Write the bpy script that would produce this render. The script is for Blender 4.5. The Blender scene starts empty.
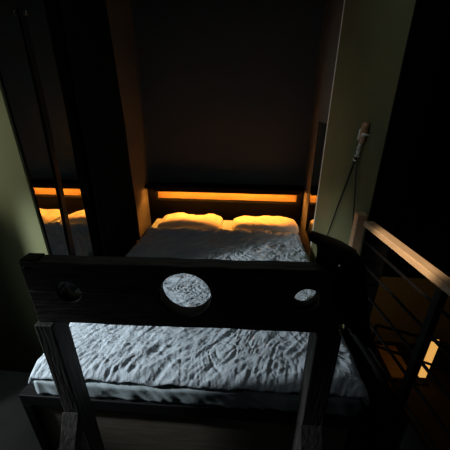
import bpy, bmesh, math, random
from mathutils import Vector, Matrix, noise
random.seed(4)
S = bpy.context.scene
COL = S.collection
R = math.radians
FZ = -0.20          # level of the mezzanine floor
XL, XR = -1.13, 0.545   # alcove side walls
YB = 3.0            # alcove back wall

# ------------------------------------------------------------------ materials
def mat(name, col, rough=.6, metal=0.0, emit=None, estr=0.0, spec=.5, bump=None, vary=None, coat=0.0, sheen=0.0):
    """bump = (kind, scale, strength, distance); vary = (scale, amount, stretch)"""
    m = bpy.data.materials.new(name); m.use_nodes = True
    nt = m.node_tree; b = nt.nodes['Principled BSDF']
    b.inputs['Base Color'].default_value = (*col, 1)
    b.inputs['Roughness'].default_value = rough
    b.inputs['Metallic'].default_value = metal
    b.inputs['Specular IOR Level'].default_value = spec
    b.inputs['Coat Weight'].default_value = coat
    b.inputs['Sheen Weight'].default_value = sheen
    if emit:
        b.inputs['Emission Color'].default_value = (*emit, 1)
        b.inputs['Emission Strength'].default_value = estr
    tc = nt.nodes.new('ShaderNodeTexCoord')
    if vary:
        mp = nt.nodes.new('ShaderNodeMapping'); mp.inputs['Scale'].default_value = vary[2]
        nz = nt.nodes.new('ShaderNodeTexNoise'); nz.inputs['Scale'].default_value = vary[0]; nz.inputs['Detail'].default_value = 6
        rp = nt.nodes.new('ShaderNodeValToRGB')
        lo = [max(0, c * (1 - vary[1])) for c in col]; hi = [min(1, c * (1 + vary[1])) for c in col]
        rp.color_ramp.elements[0].position = .3; rp.color_ramp.elements[1].position = .7
        rp.color_ramp.elements[0].color = (*lo, 1); rp.color_ramp.elements[1].color = (*hi, 1)
        nt.links.new(tc.outputs['Object'], mp.inputs['Vector']); nt.links.new(mp.outputs[0], nz.inputs['Vector'])
        nt.links.new(nz.outputs['Fac'], rp.inputs['Fac']); nt.links.new(rp.outputs[0], b.inputs['Base Color'])
    if bump:
        mp = nt.nodes.new('ShaderNodeMapping'); mp.inputs['Scale'].default_value = bump[4] if len(bump) > 4 else (1, 1, 1)
        nz = nt.nodes.new('ShaderNodeTexNoise'); nz.inputs['Scale'].default_value = bump[1]; nz.inputs['Detail'].default_value = 5
        bp = nt.nodes.new('ShaderNodeBump'); bp.inputs['Strength'].default_value = bump[2]; bp.inputs['Distance'].default_value = bump[3]
        nt.links.new(tc.outputs['Object'], mp.inputs['Vector']); nt.links.new(mp.outputs[0], nz.inputs['Vector'])
        nt.links.new(nz.outputs['Fac'], bp.inputs['Height']); nt.links.new(bp.outputs[0], b.inputs['Normal'])
    return m

M = {}
M['green']   = mat('olive_green_paint', (.118, .124, .060), .85, spec=.2, bump=('n', 40, .15, .004), vary=(2.5, .08, (1, 1, 1)))
M['black_paint'] = mat('charcoal_paint', (.062, .072, .075), .8, spec=.2, bump=('n', 60, .1, .003))
M['panel']   = mat('grey_plaster', (.10, .095, .088), .75, spec=.25, bump=('n', 50, .12, .003), vary=(6, .1, (1, 1, 1)))
M['ceil']    = mat('dark_ceiling', (.02, .02, .02), .9, spec=.1)
M['floor']   = mat('grey_concrete', (.26, .265, .255), .7, bump=('n', 30, .2, .004), vary=(4, .18, (1, 1, 1)))
M['mirror']  = mat('mirror_glass', (.86, .87, .86), .02, 1.0)
M['alu']     = mat('brushed_aluminium', (.55, .55, .54), .4, 1.0)
M['steel']   = mat('black_steel', (.007, .007, .0075), .6, 0, spec=.12)
M['wood_blk'] = mat('black_stained_wood', (.052, .048, .040), .66, spec=.2, bump=('n', 9, .5, .006, (1.2, 9, 9)), vary=(7, .45, (1.2, 9, 9)))
M['wood_post'] = mat('black_stained_upright', (.050, .047, .042), .68, spec=.2, bump=('n', 9, .6, .006, (10, 10, 1.2)), vary=(7, .5, (10, 10, 1.2)))
M['wood_rail'] = mat('light_oak', (.50, .33, .19), .5, bump=('n', 10, .2, .002, (9, 1, 9)), vary=(8, .14, (9, 1, 9)))
M['wood_front'] = mat('brown_plywood', (.13, .11, .085), .7, spec=.2, bump=('n', 12, .2, .003, (1, 9, 9)), vary=(6, .2, (1, 9, 9)))
M['duvet']   = mat('crinkled_grey_cotton', (.40, .45, .49), .95, spec=.1, sheen=.1, bump=('n', 95, .75, .006), vary=(5, .10, (1, 1, 1)))
M['sheet']   = mat('grey_sheet', (.36, .42, .44), .9, spec=.1, bump=('n', 60, .3, .003))
M['pillow']  = mat('pillow_cotton', (.62, .56, .47), .95, spec=.1, bump=('n', 70, .6, .006))
M['leather'] = mat('black_leather', (.008, .008, .008), .5, spec=.35, bump=('n', 90, .2, .002))
M['curtain'] = mat('black_velvet', (.009, .009, .008), .95, spec=.05, bump=('n', 120, .2, .002))
M['cloth']   = mat('black_cloth', (.003, .003, .003), .95, spec=.04, bump=('n', 120, .2, .002))
M['chrome']  = mat('chrome', (.95, .95, .92), .5, 1.0)
M['iron']    = mat('dark_iron', (.10, .10, .10), .4, 1.0)
M['handle']  = mat('brown_wood_handle', (.50, .27, .13), .35, coat=.5, vary=(12, .3, (9, 9, 2)))
M['led']     = mat('amber_led', (.1, .06, .02), .5, emit=(1, .34, .045), estr=400)
M['slot']    = mat('slot_lining', (.19, .125, .055), .7, spec=.1)
M['lower_wall'] = mat('ochre_plaster', (.30, .24, .14), .9, spec=.1, bump=('n', 30, .15, .004))
M['lower_floor'] = mat('dark_floorboards', (.05, .035, .02), .7, spec=.1, vary=(5, .3, (8, 1, 1)))
M['lamp']    = mat('amber_diffuser', (.6, .4, .2), .5, emit=(1, .50, .12), estr=.75)
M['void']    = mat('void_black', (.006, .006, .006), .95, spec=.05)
M['bead']    = mat('white_bead', (.75, .75, .72), .5)
M['bench']   = mat('orange_pine', (.55, .27, .09), .6, vary=(5, .2, (1, 8, 8)))

# ------------------------------------------------------------------ mesh helpers
def obj(name, bm, m, parent=None, smooth=False, bevel=0, loc=None):
    bmesh.ops.recalc_face_normals(bm, faces=bm.faces[:])
    me = bpy.data.meshes.new(name); bm.to_mesh(me); bm.free()
    if smooth:
        for p in me.polygons: p.use_smooth = True
    me.materials.append(M[m])
    o = bpy.data.objects.new(name, me); COL.objects.link(o)
    if loc: o.location = loc
    if parent: o.parent = parent
    if bevel:
        b = o.modifiers.new('bevel', 'BEVEL'); b.width = bevel; b.segments = 2; b.limit_method = 'ANGLE'; b.angle_limit = R(40)
    return o

def box(bm, x0, x1, y0, y1, z0, z1, mtx=None):
    r = bmesh.ops.create_cube(bm, size=1)
    for v in r['verts']:
        v.co = Vector(((x0 + x1) / 2 + v.co.x * (x1 - x0), (y0 + y1) / 2 + v.co.y * (y1 - y0), (z0 + z1) / 2 + v.co.z * (z1 - z0)))
        if mtx: v.co = mtx @ v.co
    return bm

def boxbm(*a, **k): return box(bmesh.new(), *a, **k)

def cyl(bm, a, b, r, r2=None, n=16):
    a, b = Vector(a), Vector(b); d = b - a
    q = d.to_track_quat('Z', 'Y').to_matrix().to_4x4()
    bmesh.ops.create_cone(bm, cap_ends=True, segments=n, radius1=r, radius2=r if r2 is None else r2, depth=d.length,
                          matrix=Matrix.Translation((a + b) / 2) @ q)
    return bm

def tube(bm, pts, r, n=10, closed=False):
    pts = [Vector(p) for p in pts]; rings = []
    k = len(pts)
    for i, p in enumerate(pts):
        if closed: t = pts[(i + 1) % k] - pts[i - 1]
        else: t = pts[min(i + 1, k - 1)] - pts[max(i - 1, 0)]
        q = t.to_track_quat('Z', 'Y').to_matrix()
        rr = r(i / (k - 1)) if callable(r) else r
        rings.append([bm.verts.new(p + q @ Vector((rr * math.cos(2 * math.pi * j / n), rr * math.sin(2 * math.pi * j / n), 0))) for j in range(n)])
    for i in range(k if closed else k - 1):
        A, B = rings[i], rings[(i + 1) % k]
        for j in range(n): bm.faces.new((A[j], A[(j + 1) % n], B[(j + 1) % n], B[j]))
    if not closed:
        bm.faces.new(rings[0][::-1]); bm.faces.new(rings[-1])
    return bm

def prism_y(bm, outline, y0, y1):
    """extrude an x,z outline along y"""
    f = [bm.verts.new((x, y0, z)) for x, z in outline]; g = [bm.verts.new((x, y1, z)) for x, z in outline]
    n = len(outline)
    bm.faces.new(f); bm.faces.new(g[::-1])
    for i in range(n): bm.faces.new((f[i], g[i], g[(i + 1) % n], f[(i + 1) % n]))
    return bm

def tag(o, label=None, cat=None, group=None, kind=None):
    if label: o['label'] = label
    if cat: o['category'] = cat
    if group: o['group'] = group
    if kind: o['kind'] = kind
    return o

def thing(name, label, cat, loc=(0, 0, 0), rz=0, group=None):
    o = bpy.data.objects.new(name, None); COL.objects.link(o)
    o.empty_display_size = .1
    o.location = loc; o.rotation_euler = (0, 0, rz)
    return tag(o, label, cat, group)

def struct(name, bm, m, label, cat, bevel=0):
    return tag(obj(name, bm, m, bevel=bevel), label, cat, kind='structure')

# ------------------------------------------------------------------ the room
struct('floor', boxbm(-2.3, .72, -2.6, 3.1, FZ - .12, FZ), 'floor', 'grey concrete floor of the sleeping loft', 'floor')
struct('ceiling', boxbm(-2.3, 4.2, -2.6, 5.0, 2.7, 2.8), 'ceil', 'black ceiling lost in the dark above the bed', 'ceiling')
struct('wall_back', boxbm(XL - .1, XR + .12, YB, YB + .1, FZ, 2.7), 'black_paint', 'charcoal wall behind the headboard', 'wall')
struct('wall_alcove_left', boxbm(XL - .12, XL, 1.42, YB, FZ, 2.7), 'panel', 'grey alcove side wall left of the bed', 'wall')
struct('wall_left_front', boxbm(-2.3, XL, 1.30, 1.42, FZ, 2.7), 'green', 'olive green wall facing the viewer at the far left', 'wall')
struct('wall_left', boxbm(-2.4, -2.3, -2.6, 1.42, FZ, 2.7), 'black_paint', 'dark side wall outside the left edge', 'wall')
struct('wall_alcove_right', boxbm(XR + .015, XR + .12, 2.27, YB, FZ, 2.7), 'panel', 'grey alcove side wall right of the pillows', 'wall')
struct('wall_right', boxbm(XR, XR + .12, 1.27, 2.26, FZ, 2.7), 'green', 'dark olive green wall right of the bed', 'wall')
struct('trim_1', boxbm(XR - .004, XR + .015, 2.258, 2.27, FZ, 2.7), 'bead', 'thin pale corner bead on the edge of the right green wall', 'trim', bevel=.002)
struct('trim_3', boxbm(XR + .001, XR + .121, 1.262, 1.27, FZ, 2.7), 'void', 'black cap that sinks the end of the right green wall into the dark', 'trim')  # darkness of the void put into colour: black cover over the green end
struct('trim_4', boxbm(XL, XL + .012, YB - .012, YB, .79, 2.7), 'panel', 'thin grey bead in the rear left corner of the alcove', 'trim')
struct('trim_2', boxbm(.70, .725, -2.6, 3.1, FZ - .3, FZ + .002), 'steel', 'black edge beam of the loft floor below the railing', 'trim')
struct('shadow_partition', boxbm(-2.3, -1.66, .97, 1.02, FZ, 1.27), 'black_paint', 'unseen low dark panel outside the left edge, added to shade the left green wall', 'wall')  # unseen blocker, added to throw the soft shadow on the left green wall
struct('wall_behind', boxbm(-2.4, 4.2, -2.7, -2.6, -2.6, 2.7), 'black_paint', 'dark wall behind the viewer', 'wall')
struct('wall_far_right', boxbm(4.2, 4.3, -2.7, 5.0, -2.6, 2.7), 'void', 'black wall across the stairwell', 'wall')
struct('wall_lower', boxbm(.72, 4.2, 4.3, 4.4, -2.6, -1.12), 'lower_wall', 'dim ochre wall of the lower storey seen through the railing', 'wall')
struct('wall_upper_back', boxbm(.66, 4.2, 4.25, 4.35, -1.12, 2.7), 'void', 'black wall across the stairwell above the lower storey', 'wall')
struct('floor_lower', boxbm(.5, 4.2, -2.6, 4.4, -2.7, -2.6), 'lower_floor', 'dark floorboards of the lower storey', 'floor')

# ------------------------------------------------------------------ mirrors on both alcove walls
def mirror(name, label, x0, x1, y0, y1, z0, z1, face):
    t = thing(name, label, 'mirror', ((x0 + x1) / 2, (y0 + y1) / 2, z0))
    c = (t.location.x, t.location.y, t.location.z)
    g = box(bmesh.new(), x0 - c[0], x1 - c[0], y0 - c[1], y1 - c[1], 0, z1 - z0)
    obj('mirror_glass', g, 'mirror', t)
    f = bmesh.new(); w = .006; e = .003
    a0, a1 = (x0 - c[0] - (0 if face > 0 else e), x1 - c[0] + (e if face > 0 else 0))
    box(f, a0, a1, y0 - c[1] - w, y0 - c[1], -w, z1 - z0 + w)
    box(f, a0, a1, y1 - c[1], y1 - c[1] + w, -w, z1 - z0 + w)
    box(f, a0, a1, y0 - c[1], y1 - c[1], -w, 0); box(f, a0, a1, y0 - c[1], y1 - c[1], z1 - z0, z1 - z0 + w)
    obj('mirror_frame', f, 'steel', t)
    return t
mirror('wall_mirror', 'tall wall mirror left of the bed reflecting the glowing slot and a pillow', XL + .001, XL + .006, 1.32, 1.95, .46, 2.1, 1)
mirror('wall_mirror', 'narrow wall mirror right of the pillows beside the green wall', XR + .009, XR + .0145, 2.285, 2.60, .42, 1.43, -1)

# ------------------------------------------------------------------ bed
BED = thing('bed', 'low bed with black steel frame and grey mattress filling the alcove', 'bed', (-1.075, .815, FZ), R(1.3))
BW, BL = 1.625, 2.02         # frame width / length (bed space: x right, y to the head, z from the floor)
Z = lambda z: z - FZ
def rail_mb(*a): return boxbm(*a)
obj('front_rail', boxbm(0, BW, 0, .045, Z(.235), Z(.305)), 'steel', BED, bevel=.004)
obj('side_rail', boxbm(0, .045, .045, BL, Z(.235), Z(.300)), 'steel', BED, bevel=.004)
obj('side_rail', boxbm(BW - .045, BW, .045, BL, Z(.235), Z(.300)), 'steel', BED, bevel=.004)
obj('rear_rail', boxbm(.045, BW - .045, BL - .045, BL, Z(.235), Z(.300)), 'steel', BED, bevel=.004)
for x in (0, BW - .045):
    for y in (0, BL - .045):
        lg = boxbm(x, x + .045, y, y + .045, 0, Z(.235)); obj('leg', lg, 'steel', BED, bevel=.003)
obj('front_panel', boxbm(.05, BW - .05, .020, .040, .055, Z(.235)), 'wood_front', BED, bevel=.003)
sl = bmesh.new()
for i in range(12): box(sl, .045, BW - .045, .09 + i * .16, .17 + i * .16, Z(.275), Z(.300))
obj('slat_base', sl, 'wood_front', BED)

def fn(p, s, seed=0): return noise.noise(Vector((p[0] * s + seed * 7.3, p[1] * s - seed * 3.1, p[2] * s + seed * 1.7)))
def ridge(x, y, ang, sx, sy, seed):
    c, s = math.cos(ang), math.sin(ang)
    u, v = x * c + y * s, -x * s + y * c
    v += .05 * noise.noise(Vector((u * 3 + seed, v * 2, seed)))
    return 1 - abs(noise.noise(Vector((u * sx + seed * 5, v * sy, seed * 2.3)))) * 2.2

# mattress with its sheet: rounded slab with soft folds on the front side
def slab(x0, x1, y0, y1, z0, z1, r, n=70, wob=None):
    bm = bmesh.new(); rows = []
    # profile across each side is a rounded rectangle swept as superellipse grid
    nx, ny = n, n
    for j in range(ny + 1):
        row = []
        for i in range(nx + 1):
            row.append(bm.verts.new((x0 + (x1 - x0) * i / nx, y0 + (y1 - y0) * j / ny, z1)))
        rows.append(row)
    for j in range(ny):
        for i in range(nx): bm.faces.new((rows[j][i], rows[j][i + 1], rows[j + 1][i + 1], rows[j + 1][i]))
    loop = rows[0] + [rows[j][nx] for j in range(1, ny + 1)] + rows[ny][::-1][1:] + [rows[j][0] for j in range(ny - 1, 0, -1)]
    prev = loop; steps = 9
    for k in range(1, steps + 1):
        cur = [bm.verts.new((v.co.x, v.co.y, z1 + (z0 - z1) * k / steps)) for v in loop]
        m = len(loop)
        for i in range(m): bm.faces.new((prev[i], cur[i], cur[(i + 1) % m], prev[(i + 1) % m]))
        prev = cur
    bm.faces.new(prev)
    cx, cy = (x0 + x1) / 2, (y0 + y1) / 2
    for v in bm.verts:
        # round the upper and lower edges
        d = min(r, z1 - v.co.z, ) if v.co.z > (z0 + z1) / 2 else min(r, v.co.z - z0)
        ins = r - math.sqrt(max(0, r * r - (r - d) ** 2))
        onx = abs(abs(v.co.x - cx) - (x1 - x0) / 2) < 1e-5; ony = abs(abs(v.co.y - cy) - (y1 - y0) / 2) < 1e-5
        if onx: v.co.x -= math.copysign(ins, v.co.x - cx)
        if ony: v.co.y -= math.copysign(ins, v.co.y - cy)
        if wob: wob(v)
    return bm
def mw(v):
    if v.co.y < .05 and v.co.z < Z(.407):
        w = ridge(v.co.x, v.co.z * 1.6, R(-62), 5, 17, 3.0)
        v.co.y -= .007 * max(0, w) - .004
        v.co.y += .006 * fn(v.co, 9, 2)
mt = slab(.100, BW - .03, .006, 1.99, Z(.306), Z(.412), .016, 90, mw)
obj('mattress', mt, 'sheet', BED, smooth=True)

# headboard: black box with a lit slot along its face
HB = thing('headboard', 'long black headboard with a glowing amber slot behind the pillows', 'headboard', (0, YB - .1, FZ))
hy0, hy1 = 0.0, .098
sx0, sx1, sz0, sz1 = -1.040, .497, .588, .735
h = bmesh.new()
box(h, XL + .002, XR - .002, hy0, hy1, 0, Z(sz0)); box(h, XL + .002, XR - .002, hy0, hy1, Z(sz1), Z(.765)); box(h, XL + .002, XR - .002, -.075, 0, Z(sz1) + .001, Z(.765)); box(h, sx0, sx1, -.075, -.070, Z(sz1) - .0240, Z(sz1) + .001)  # overhang and front lip shaped to cut the LED light off past the pillows
box(h, XL + .002, sx0, hy0, hy1, Z(sz0), Z(sz1)); box(h, sx1, XR - .002, hy0, hy1, Z(sz0), Z(sz1))
obj('headboard_panel', h, 'cloth', HB)
obj('slot_back', boxbm(sx0, sx1, .075, .0975, Z(sz0), Z(sz1)), 'slot', HB)
obj('led_strip', boxbm(sx0 + .005, sx1 - .005, -.040, -.033, Z(sz1) - .006, Z(sz1)), 'led', HB)

# duvet
def g_(r): return math.exp(-((1 - r) * 1.9) ** 2)
def duvet():
    bm = bmesh.new(); W, NX, NY = 1.60, 330, 300
    y0, y1 = .012, 1.622
    rows = []
    for j in range(NY + 1):
        row = []
        for i in range(NX + 1):
            w = j / NY; ul = .066 + .065 * w; ur = W + .025 - .04 * w; u = ul + (ur - ul) * i / NX
            y = y0 + (y1 - y0) * w
            t = Z(.453) - .012 * max(0, w - .7) / .3
            # broad swell
            t += .012 * fn((u, y, 0), 2.2, 1)
            # long diagonal folds, strongest in the middle of the bed
            ang = R(38) + .35 * fn((u, y, 0), 1.1, 6)
            a = ridge(u, y, ang, 1.7, 8.5, 1.0); b = ridge(u, y, R(48), 3.6, 19, 2.0); c = ridge(u, y, R(25), 7, 30, 4.0)
            e = ridge(u, y, R(50) + .5 * fn((u, y, 0), 2.3, 9), 8, 42, 7.0)
            f = ridge(u, y, R(34) + .6 * fn((u, y, 0), 3.1, 5), 14, 75, 5.0)
            t += (1 + .9 * max(0, w - .4) / .6) * (.0085 * g_(a) + .0060 * g_(b)) + .0060 * c + .0048 * e + .0036 * f
            # crinkles
            t += .0022 * fn((u, y, 0), 26, 3) + .0018 * fn((u, y, 0), 60, 5) + .0016 * fn((u, y, 0), 105, 2)
            # sag to the hem at the front and at both sides
            df = y - y0; dl = u - ul; dr = ur - u
            for d, rr, drop in ((df, .050, .034), (dl, .04, .045), (dr, .05, .06)):
                if d < rr:
                    k = 1 - d / rr
                    t -= drop * k ** 2.2
            # puckers along the front hem
            if df < .075:
                k = math.exp(-((df - .030) / .016) ** 2)
                t += .006 * k * (noise.noise(Vector((u * 48, df * 20, 4.4)))) - .004 * k
            yy = y - .010 * max(0, 1 - df / .05) * (.5 + .5 * noise.noise(Vector((u * 7, 2.2, 0)))) 
            # head edge is folded over softly
            if w > .92: t += .020 * math.sin(math.pi * (w - .92) / .08) ** .8 - (.03 * ((w - .985) / .015) ** 2 if w > .985 else 0)
            uu = u + .006 * noise.noise(Vector((y * 9, 5.5, 0))) * (1 if dl < .05 or dr < .05 else 0)
            row.append(bm.verts.new((uu, yy + .012 * noise.noise(Vector((u * 4, 8.1, 0))) * (w > .97), t)))
        rows.append(row)
    for j in range(NY):
        for i in range(NX): bm.faces.new((rows[j][i], rows[j][i + 1], rows[j + 1][i + 1], rows[j + 1][i]))
    return bm
dv = obj('duvet', duvet(), 'duvet', smooth=True)
dv.location = BED.location; dv.rotation_euler = BED.rotation_euler
sd = dv.modifiers.new('thickness', 'SOLIDIFY'); sd.thickness = .022; sd.offset = -1
tag(dv, 'rumpled blue-grey duvet spread over the bed', 'duvet')

# pillows
def pillow_bm(w, d, h, seed):
    bm = bmesh.new(); n = 70; top = []; bot = []
    for sgn, store in ((1, top), (-1, bot)):
        for j in range(n + 1):
            row = []
            for i in range(n + 1):
                u = -1 + 2 * i / n; v = -1 + 2 * j / n
                k = (max(0, 1 - abs(u) ** 3.2) * max(0, 1 - abs(v) ** 6.0)) ** .42
                # pinch the edges between the corners
                x = w / 2 * u * (1 - .02 * (1 - abs(v) ** 2) * abs(u) ** 3 - .09 * abs(v) ** 5 * abs(u)); y = d / 2 * v * (1 - .02 * (1 - abs(u) ** 2) * abs(v) ** 3 - .14 * abs(u) ** 5 * abs(v))
                z = h * ((.88 * (1 - .42 * v)) if sgn > 0 else -.12) * k
                if sgn > 0:
                    z += k * (.026 * fn((x, y, 0), 5.0, seed) + .012 * fn((x, y, 0), 9, seed + 1) + .007 * max(0, ridge(x, y, R(30 + 40 * seed), 4, 13, seed)) + .003 * fn((x, y, 0), 30, seed))
                row.append(bm.verts.new((x, y, z)))
            store.append(row)
    for st, fl in ((top, 0), (bot, 1)):
        for j in range(n):
            for i in range(n):
                f = (st[j][i], st[j][i + 1], st[j + 1][i + 1], st[j + 1][i])
                bm.faces.new(f[::-1] if fl else f)
    bmesh.ops.remove_doubles(bm, verts=bm.verts[:], dist=1e-5)
    return bm
for x, y, w, rx, rz, seed, lab in ((-.605, 2.668, .66, -2, 2.5, 1.0, 'left bed pillow lit orange, in front of the glowing slot'),
                                   (.155, 2.672, .67, -2, 1.5, 2.0, 'right bed pillow lit orange, in front of the glowing slot')):
    p = obj('pillow', pillow_bm(w, .41, .072, seed), 'pillow', smooth=True)
    p.location = (x, y, .428); p.rotation_euler = (R(rx), 0, R(rz))
    tag(p, lab, 'pillow', 'bed pillows at the headboard')

# ------------------------------------------------------------------ pillory in front of the bed
PX, PY = -.208, .748
PIL = thing('pillory', 'black wooden pillory with head and wrist holes standing across the bed foot', 'pillory', (PX, PY, FZ), R(2.4))
ZT, ZM, ZB = Z(1.136), Z(1.025), Z(.893)
L = .512; T0, T1 = -.025, .025
HOLES = ((-.374, .039), (.010, .083), (.396, .039))
def plank(lower):
    o = []
    zin = ZM + (-.0012 if lower else .0012)
    zout = ZB if lower else ZT
    rnd = random.Random(3 + lower)
    pts = [(-L, zin)]
    for cx, r in HOLES:
        for k in range(25):
            a = math.pi * k / 24
            pts.append((cx - r * math.cos(a), zin + (-1 if lower else 1) * r * math.sin(a)))
    pts.append((L, zin)); pts.append((L, zout - (0 if lower else 0)))
    # slightly hewn outer edge
    for k in range(1, 20):
        x = L - 2 * L * k / 20
        pts.append((x, zout + rnd.uniform(-.0022, .0022)))
    pts.append((-L, zout))
    return prism_y(bmesh.new(), pts, T0, T1)
obj('lower_plank', plank(1), 'wood_blk', PIL, bevel=.003)
obj('upper_plank', plank(0), 'wood_blk', PIL, bevel=.003)
for s, w, xx in ((-1, .064, -.519), (1, .082, .440)):
    post = boxbm(xx, xx + w, -.042, .040, .045, ZB - .001)
    obj('upright', post, 'wood_post', PIL, bevel=.004)
    foot = boxbm(xx - .005, xx + w + .005, -.42, .045, 0, .045); obj('foot_beam', foot, 'wood_post', PIL, bevel=.005)
    # brace leaning from the upright towards the viewer
    br = bmesh.new(); a = Vector((xx + w / 2 - .003, -.044, Z(.41))); b = Vector((xx + w / 2 - .003, -.375, .045)); d = (b - a); ln = d.length
    th = .055
    mt_ = Matrix.Translation(a) @ Matrix.Rotation(math.atan2(-d.y, -d.z), 4, 'X').inverted()
    # explicit quad section so that both ends are cut flush to the upright and the foot
    hw = w * .54
    v = [(-.044, Z(.41) + .03), (-.044, Z(.41) - .05), (-.31, .046), (-.40, .046)]
    f0 = [br.verts.new((a.x - hw, y, z)) for y, z in v]; f1 = [br.verts.new((a.x + hw, y, z)) for y, z in v]
    br.faces.new(f0); br.faces.new(f1[::-1])
    for i in range(4): br.faces.new((f0[i], f1[i], f1[(i + 1) % 4], f0[(i + 1) % 4]))
    bo = obj('brace', br, 'wood_post', PIL, bevel=.004)
    for zz in (.31, .20):
        bt = bmesh.new()
        yy = -.047 - (Z(.44) - zz) * (.353 / (Z(.44) - .046)) 
        cyl(bt, (a.x, yy - .004, zz), (a.x, yy - .012, zz + .006), .007, n=10)
        obj('bolt', bt, 'iron', bo)
# hinge on the left end and clasp on the right end, both straddling the seam at the end / top
hg = bmesh.new(); box(hg, -L - .004, -L, -.018, .018, ZM - .07, ZM + .07); box(hg, -.508, -.455, -.022, .022, ZT - .001, ZT + .006)
hgo = obj('hinge', hg, 'steel', PIL, bevel=.001)
for q in [(-L - .004, 0, ZM + z) for z in (-.05, -.025, .025, .05)] + [(-.497, -.026, ZT - .022)]:
    hb = bmesh.new(); bmesh.ops.create_uvsphere(hb, u_segments=10, v_segments=6, radius=.005)
    obj('rivet', hb, 'iron', hgo, loc=q)
cl = bmesh.new(); box(cl, L, L + .005, -.015, .015, ZM - .05, ZM + .06)
obj('clasp', cl, 'steel', PIL, bevel=.001)

# black garment draped over the right end of the beam
def garment():
    bm = bmesh.new(); nu, nv = 46, 60; rows = []
    for j in range(nv + 1):
        t = j / nv; row = []            # t: 0 front hem -> .5 over the beam -> 1 back hem
        for i in range(nu + 1):
            u = i / nu
            top = 1.239 - .034 * u - .025 * u * u
            side = abs(t - .5) * 2
            xl = .188 + .062 * min(1, max(0, side - .22) / .16); xr = .318 + .085 * side
            x = xl + (xr - xl) * u
            drop_f = .24 - .03 * math.cos(u * 3) ; drop_b = .22
            ycen = PY + (x - PX) * math.tan(R(2.4))
            if t < .42: k = t / .42; z = top - .03 - (1 - k) * drop_f; y = ycen - .050 - .012 * (1 - k)
            elif t > .58: k = (t - .58) / .42; z = top - .03 - k * drop_b; y = ycen + .056 + .014 * k
            else:
                a = math.pi * (t - .42) / .16; z = top - .03 + .03 * math.sin(a); y = ycen + .003 - .053 * math.cos(a)
            fold = .010 * math.sin(u * 19 + 2 * t) + .007 * fn((x, t * .4, 0), 16, 3)
            away = 1 if t < .42 else (-1 if t > .58 else 0)
            y -= abs(fold) * away; z += .006 * fn((x, t, 0), 14, 2)
            row.append(bm.verts.new((x + .006 * fn((x, t, 1), 12, 8), y, z)))
        rows.append(row)
    for j in range(nv):
        for i in range(nu): bm.faces.new((rows[j][i], rows[j][i + 1], rows[j + 1][i + 1], rows[j + 1][i]))
    return bm
G = thing('draped_garment', 'black garment draped over the right end of the pillory beam', 'clothing', (.30, .745, .95))
g = obj('cloth', garment(), 'cloth', G, smooth=True); g.location = (-.30, -.745, -.95)
so = g.modifiers.new('thickness', 'SOLIDIFY'); so.thickness = .006; so.offset = 1
st = bmesh.new(); bmesh.ops.create_uvsphere(st, u_segments=12, v_segments=8, radius=.0035)
obj('stud', st, 'chrome', G, smooth=True, loc=(.243 - .30, .672 - .745, 1.187 - .95 + .009))

# ------------------------------------------------------------------ curtain and strap at the left mirror
def curtain():
    bm = bmesh.new(); ny, nz = 120, 50; rows = []
    for k in range(nz + 1):
        t = k / nz; z = .345 + (2.58 - .345) * t; row = []
        for j in range(ny + 1):
            u = j / ny
            ya = 1.83 - .07 * (1 - t); yb = 2.47 - .08 * t
            y = ya + (yb - ya) * u
            x = XL + .042 + .020 * math.sin(u * 50 + .6 * math.sin(t * 3)) + .010 * fn((y, z, 0), 2.5, 4)
            row.append(bm.verts.new((x, y, z)))
        rows.append(row)
    for k in range(nz):
        for j in range(ny): bm.faces.new((rows[k][j], rows[k][j + 1], rows[k + 1][j + 1], rows[k + 1][j]))
    return bm
C = thing('curtain', 'black floor-length curtain hanging beside the bed over the left mirror', 'curtain', (XL + .05, 2.05, .515))
co = obj('curtain_cloth', curtain(), 'curtain', C, smooth=True); co.location = (-(XL + .05), -2.05, -.515)
rd = bmesh.new(); cyl(rd, (0, -.52, 2.08), (0, .5, 2.08), .011)
obj('curtain_rod', rd, 'steel', C, smooth=True)
for y in (-.48, .46): obj('rod_bracket', boxbm(-.05, .0, y - .01, y + .01, 2.07, 2.09), 'steel', C)

sp = bmesh.new(); pts = [(XL + .012, 1.545, 2.0), (XL + .012, 1.54, 1.6), (XL + .012, 1.515, 1.15), (XL + .013, 1.49, .80), (XL + .014, 1.482, .62)]
vs = []
for p in pts:
    vs.append([sp.verts.new((p[0] + dx, p[1] + dy, p[2])) for dx, dy in ((0, -.019), (.004, -.019), (.004, .019), (0, .019))])
for i in range(len(vs) - 1):
    for j in range(4): sp.faces.new((vs[i][j], vs[i][(j + 1) % 4], vs[i + 1][(j + 1) % 4], vs[i + 1][j]))
sp.faces.new(vs[0]); sp.faces.new(vs[-1][::-1])
ST = thing('hanging_strap', 'black leather strap hanging in front of the left mirror', 'strap', (XL + .012, 1.545, 2.0))
so_ = obj('strap', sp, 'leather', ST); so_.location = (-(XL + .012), -1.545, -2.0)
hk = bmesh.new(); cyl(hk, (-.005, 0, -.02), (.016, 0, -.02), .008); bmesh.ops.create_uvsphere(hk, u_segments=12, v_segments=8, radius=.012, matrix=Matrix.Translation((.018, 0, -.02)))
obj('hook', hk, 'iron', ST, smooth=True)

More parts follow.
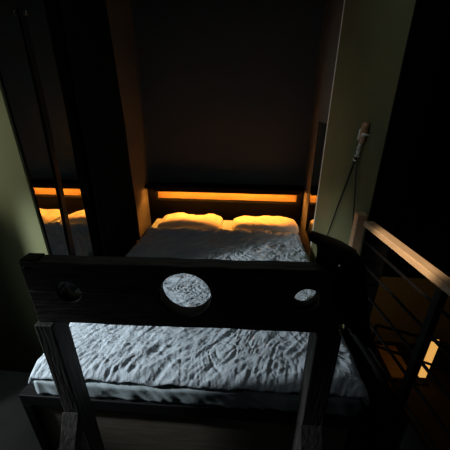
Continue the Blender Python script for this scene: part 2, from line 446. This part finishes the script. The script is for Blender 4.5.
# ------------------------------------------------------------------ leash hanging on the right green wall
LX = XR - .020
LE = thing('riding_crop', 'black looped crop with brown wooden handle hanging on the right green wall', 'crop', (LX, 1.545, 1.50))
def lp(y, z, dx=0): return (dx, y - 1.545, z - 1.50)
hd = bmesh.new()
tube(hd, [lp(1.457, 1.503), lp(1.461, 1.485), lp(1.468, 1.455), lp(1.477, 1.410)], lambda t: .011 + .007 * math.sin(math.pi * min(1, .15 + t * .8)), 14)
obj('handle', hd, 'handle', LE, smooth=True)
fb = bmesh.new()
cyl(fb, lp(1.480, 1.472, -.010), lp(1.490, 1.425, -.010), .008); cyl(fb, lp(1.477, 1.412, -.001), lp(1.486, 1.392, -.001), .008)
tube(fb, [lp(1.494 + .012 * math.cos(a), 1.372 + .022 * math.sin(a), -.002) for a in [2 * math.pi * k / 18 for k in range(18)]], .0042, 8, True)
obj('snap_hook', fb, 'chrome', LE, smooth=True)
pg = bmesh.new(); cyl(pg, lp(1.428, 1.452, .020), lp(1.428, 1.452, -.012), .005); bmesh.ops.create_uvsphere(pg, u_segments=12, v_segments=8, radius=.009, matrix=Matrix.Translation(lp(1.428, 1.452, -.014)))
cyl(pg, lp(1.428, 1.452, -.010), lp(1.462, 1.458, -.004), .0035)
obj('wall_peg', pg, 'chrome', LE, smooth=True)
fe = bmesh.new(); cyl(fe, lp(1.500, 1.352), lp(1.512, 1.328), .0085); cyl(fe, lp(1.512, 1.328), lp(1.528, 1.290), .0068)
feo = obj('ferrule', fe, 'leather', LE, smooth=True)
for (y, z) in ((1.503, 1.345), (1.513, 1.322)):
    q = [lp(y + .0092 * math.cos(a), z + .004 * math.cos(a), .0092 * math.sin(a)) for a in [2 * math.pi * k / 14 for k in range(14)]]
    obj('collar', tube(bmesh.new(), q, .003, 6, True), 'chrome', feo, smooth=True)
s1 = bmesh.new(); tube(s1, [lp(1.526, 1.296), lp(1.60, 1.150, .002), lp(1.675, 1.003, .003), lp(1.76, .82, .004), lp(1.84, .64, .004)], lambda t: .0058 - .0018 * t, 10)
obj('shaft', s1, 'leather', LE, smooth=True)
s2 = bmesh.new(); tube(s2, [lp(1.505, 1.335, .004), lp(1.478, 1.25, .005), lp(1.449, 1.17, .006), lp(1.405, 1.04, .006), lp(1.362, .91, .006), lp(1.345, .85, .006)], .0034, 10)
obj('cord', s2, 'leather', LE, smooth=True)

# ------------------------------------------------------------------ loft railing
A = Vector((.550, 1.268)); D_ = Vector((.073, -.505)).normalized()
def rp(s, z, off=0): q = A + D_ * s; return Vector((q.x + off * -D_.y, q.y + off * D_.x, z))
RL = thing('railing', 'loft railing with oak handrail and thin black bars right of the bed', 'railing', (A.x, A.y, FZ), math.atan2(-D_.x, D_.y) + math.pi)
RL.rotation_euler = (0, 0, 0)
def loc_(v): return (v.x - A.x, v.y - A.y, v.z - FZ)
def obar(bm, s0, s1, z0, z1, w0, w1):
    c = [rp(s0, z0, w0), rp(s0, z0, w1), rp(s1, z0, w1), rp(s1, z0, w0), rp(s0, z1, w0), rp(s0, z1, w1), rp(s1, z1, w1), rp(s1, z1, w0)]
    v = [bm.verts.new(loc_(p)) for p in c]
    for f in ((0, 1, 2, 3), (4, 5, 6, 7), (0, 1, 5, 4), (1, 2, 6, 5), (2, 3, 7, 6), (3, 0, 4, 7)): bm.faces.new([v[i] for i in f])
    return bm
obj('handrail', obar(bmesh.new(), .0, 1.9, 1.062, 1.088, -.021, .021), 'wood_rail', RL, bevel=.003)
obj('wood_post', boxbm(.500 - A.x, .5435 - A.x, 1.272 - A.y, 1.318 - A.y, .70 - FZ, 1.112 - FZ), 'wood_rail', RL, bevel=.003)
for s in (.46, 1.40):
    obj('post', obar(bmesh.new(), s, s + .026, FZ, 1.062, -.013, .013), 'steel', RL, bevel=.002)
for z in (.985, .875, .755, .645, .535):
    b = bmesh.new(); cyl(b, loc_(rp(.002, z)), loc_(rp(1.9, z)), .0065, n=12); obj('bar', b, 'steel', RL, smooth=True)
obj('kick_panel', obar(bmesh.new(), .012, 1.9, FZ + .01, .47, .014, .026), 'void', RL)

# stair railing beyond, going down to the lower storey
SR = thing('stair_railing', 'thin dark rails of the stair going down beyond the loft railing', 'railing', (1.35, 1.3, -2.6))
for z0, z1 in ((.02, .18), (-.25, -.08)):
    b = bmesh.new(); cyl(b, (0, 1.1, z0 + 2.6 - .55), (.9, -.1, z1 + 2.6 - .05), .012, n=10); obj('rail', b, 'steel', SR, smooth=True)
for x, y, zt in ((0, 1.1, 2.07), (.9, -.1, 2.73)):
    b = bmesh.new(); cyl(b, (x, y, 0), (x, y, zt), .014, n=10); obj('post', b, 'steel', SR, smooth=True)

# lamp and bench in the lower storey
LM = thing('floor_lamp', 'slim upright glowing lamp in the lower storey', 'lamp', (2.88, 3.50, -2.6))
obj('base', boxbm(-.09, .09, -.09, .09, 0, .03), 'steel', LM, bevel=.004)
obj('diffuser', boxbm(-.050, .050, -.02, .02, .09, .875), 'lamp', LM, bevel=.004)
bk = boxbm(-.055, .055, .0205, .035, .03, .90); obj('back_channel', bk, 'steel', LM)
BE = thing('bench', 'low orange wooden bench in the lower storey lit by the lamp', 'bench', (2.40, 3.75, -2.6))
obj('seat', boxbm(-.15, .17, -.50, .12, .30, .34), 'bench', BE, bevel=.004)
for x in (-.13, .09):
    for y in (-.46, .06): obj('leg', boxbm(x, x + .04, y, y + .04, 0, .30), 'bench', BE, bevel=.003)

# ------------------------------------------------------------------ light
def look(o, tgt): o.rotation_euler = (Vector(tgt) - o.location).to_track_quat('-Z', 'Y').to_euler()
def spot(name, loc, tgt, power, col, size, blend, radius):
    l = bpy.data.lights.new(name, 'SPOT'); l.energy = power; l.color = col; l.spot_size = R(size); l.spot_blend = blend; l.shadow_soft_size = radius
    o = bpy.data.objects.new(name, l); COL.objects.link(o); o.location = loc; look(o, tgt); return o
spot('floor_spotlight', (-2.2, .55, 1.36), (-.36, 1.31, .36), 250, (.86, .95, 1.0), 47, .95, .045)
spot('wall_fill_spot', (-2.1, .50, 1.60), (-1.22, 1.3, 1.38), 42, (1, .98, .86), 46, 1.0, .08)  # added fill spot to brighten the left green wall, no fixture there
l = bpy.data.lights.new('side_fill', 'AREA'); l.energy = 2.2; l.color = (.85, .95, 1); l.shape = 'RECTANGLE'; l.size = .35; l.size_y = .35  # added soft fill from the left, no window behind it
o = bpy.data.objects.new('side_fill', l); COL.objects.link(o); o.location = (-2.22, .35, 1.35); look(o, (-.5, 1.3, 1.0))
spot('handrail_fill_spot', (-.35, .45, 1.85), (.592, 1.0, 1.07), 125, (1, .80, .56), 17, .6, .03)  # added narrow fill on the oak handrail, not a lamp of the stairwell
l = bpy.data.lights.new('overhead_fill', 'AREA'); l.energy = 1.6; l.color = (.88, .96, 1); l.size = .5  # added weak fill from above for bed and floor, no ceiling lamp known
o = bpy.data.objects.new('overhead_fill', l); COL.objects.link(o); o.location = (-.15, 1.15, 2.66); look(o, (-.15, 1.15, 0))
l = bpy.data.lights.new('lower_storey_light', 'AREA'); l.energy = 1.1; l.color = (1, .62, .22); l.size = .6
o = bpy.data.objects.new('lower_storey_light', l); COL.objects.link(o); o.location = (2.2, 2.6, -.9); look(o, (2.4, 4.0, -2.0))

W = bpy.data.worlds.new('World'); S.world = W; W.use_nodes = True
W.node_tree.nodes['Background'].inputs[0].default_value = (.6, .7, .8, 1)
W.node_tree.nodes['Background'].inputs[1].default_value = .0

# ------------------------------------------------------------------ camera
cd = bpy.data.cameras.new('Camera'); cam = bpy.data.objects.new('Camera', cd); COL.objects.link(cam)
cam.location = (0, 0, 1.6)
cam.rotation_euler = (R(90 - 23.8), 0, R(5.4))
cd.sensor_width = 36; cd.sensor_fit = 'HORIZONTAL'; cd.lens = 36 * 283 / 450; cd.clip_start = .02
S.camera = cam
S.view_settings.view_transform = 'Standard'; S.view_settings.look = 'None'
S.view_settings.exposure = 0; S.view_settings.gamma = 1; S.view_settings.use_curve_mapping = False
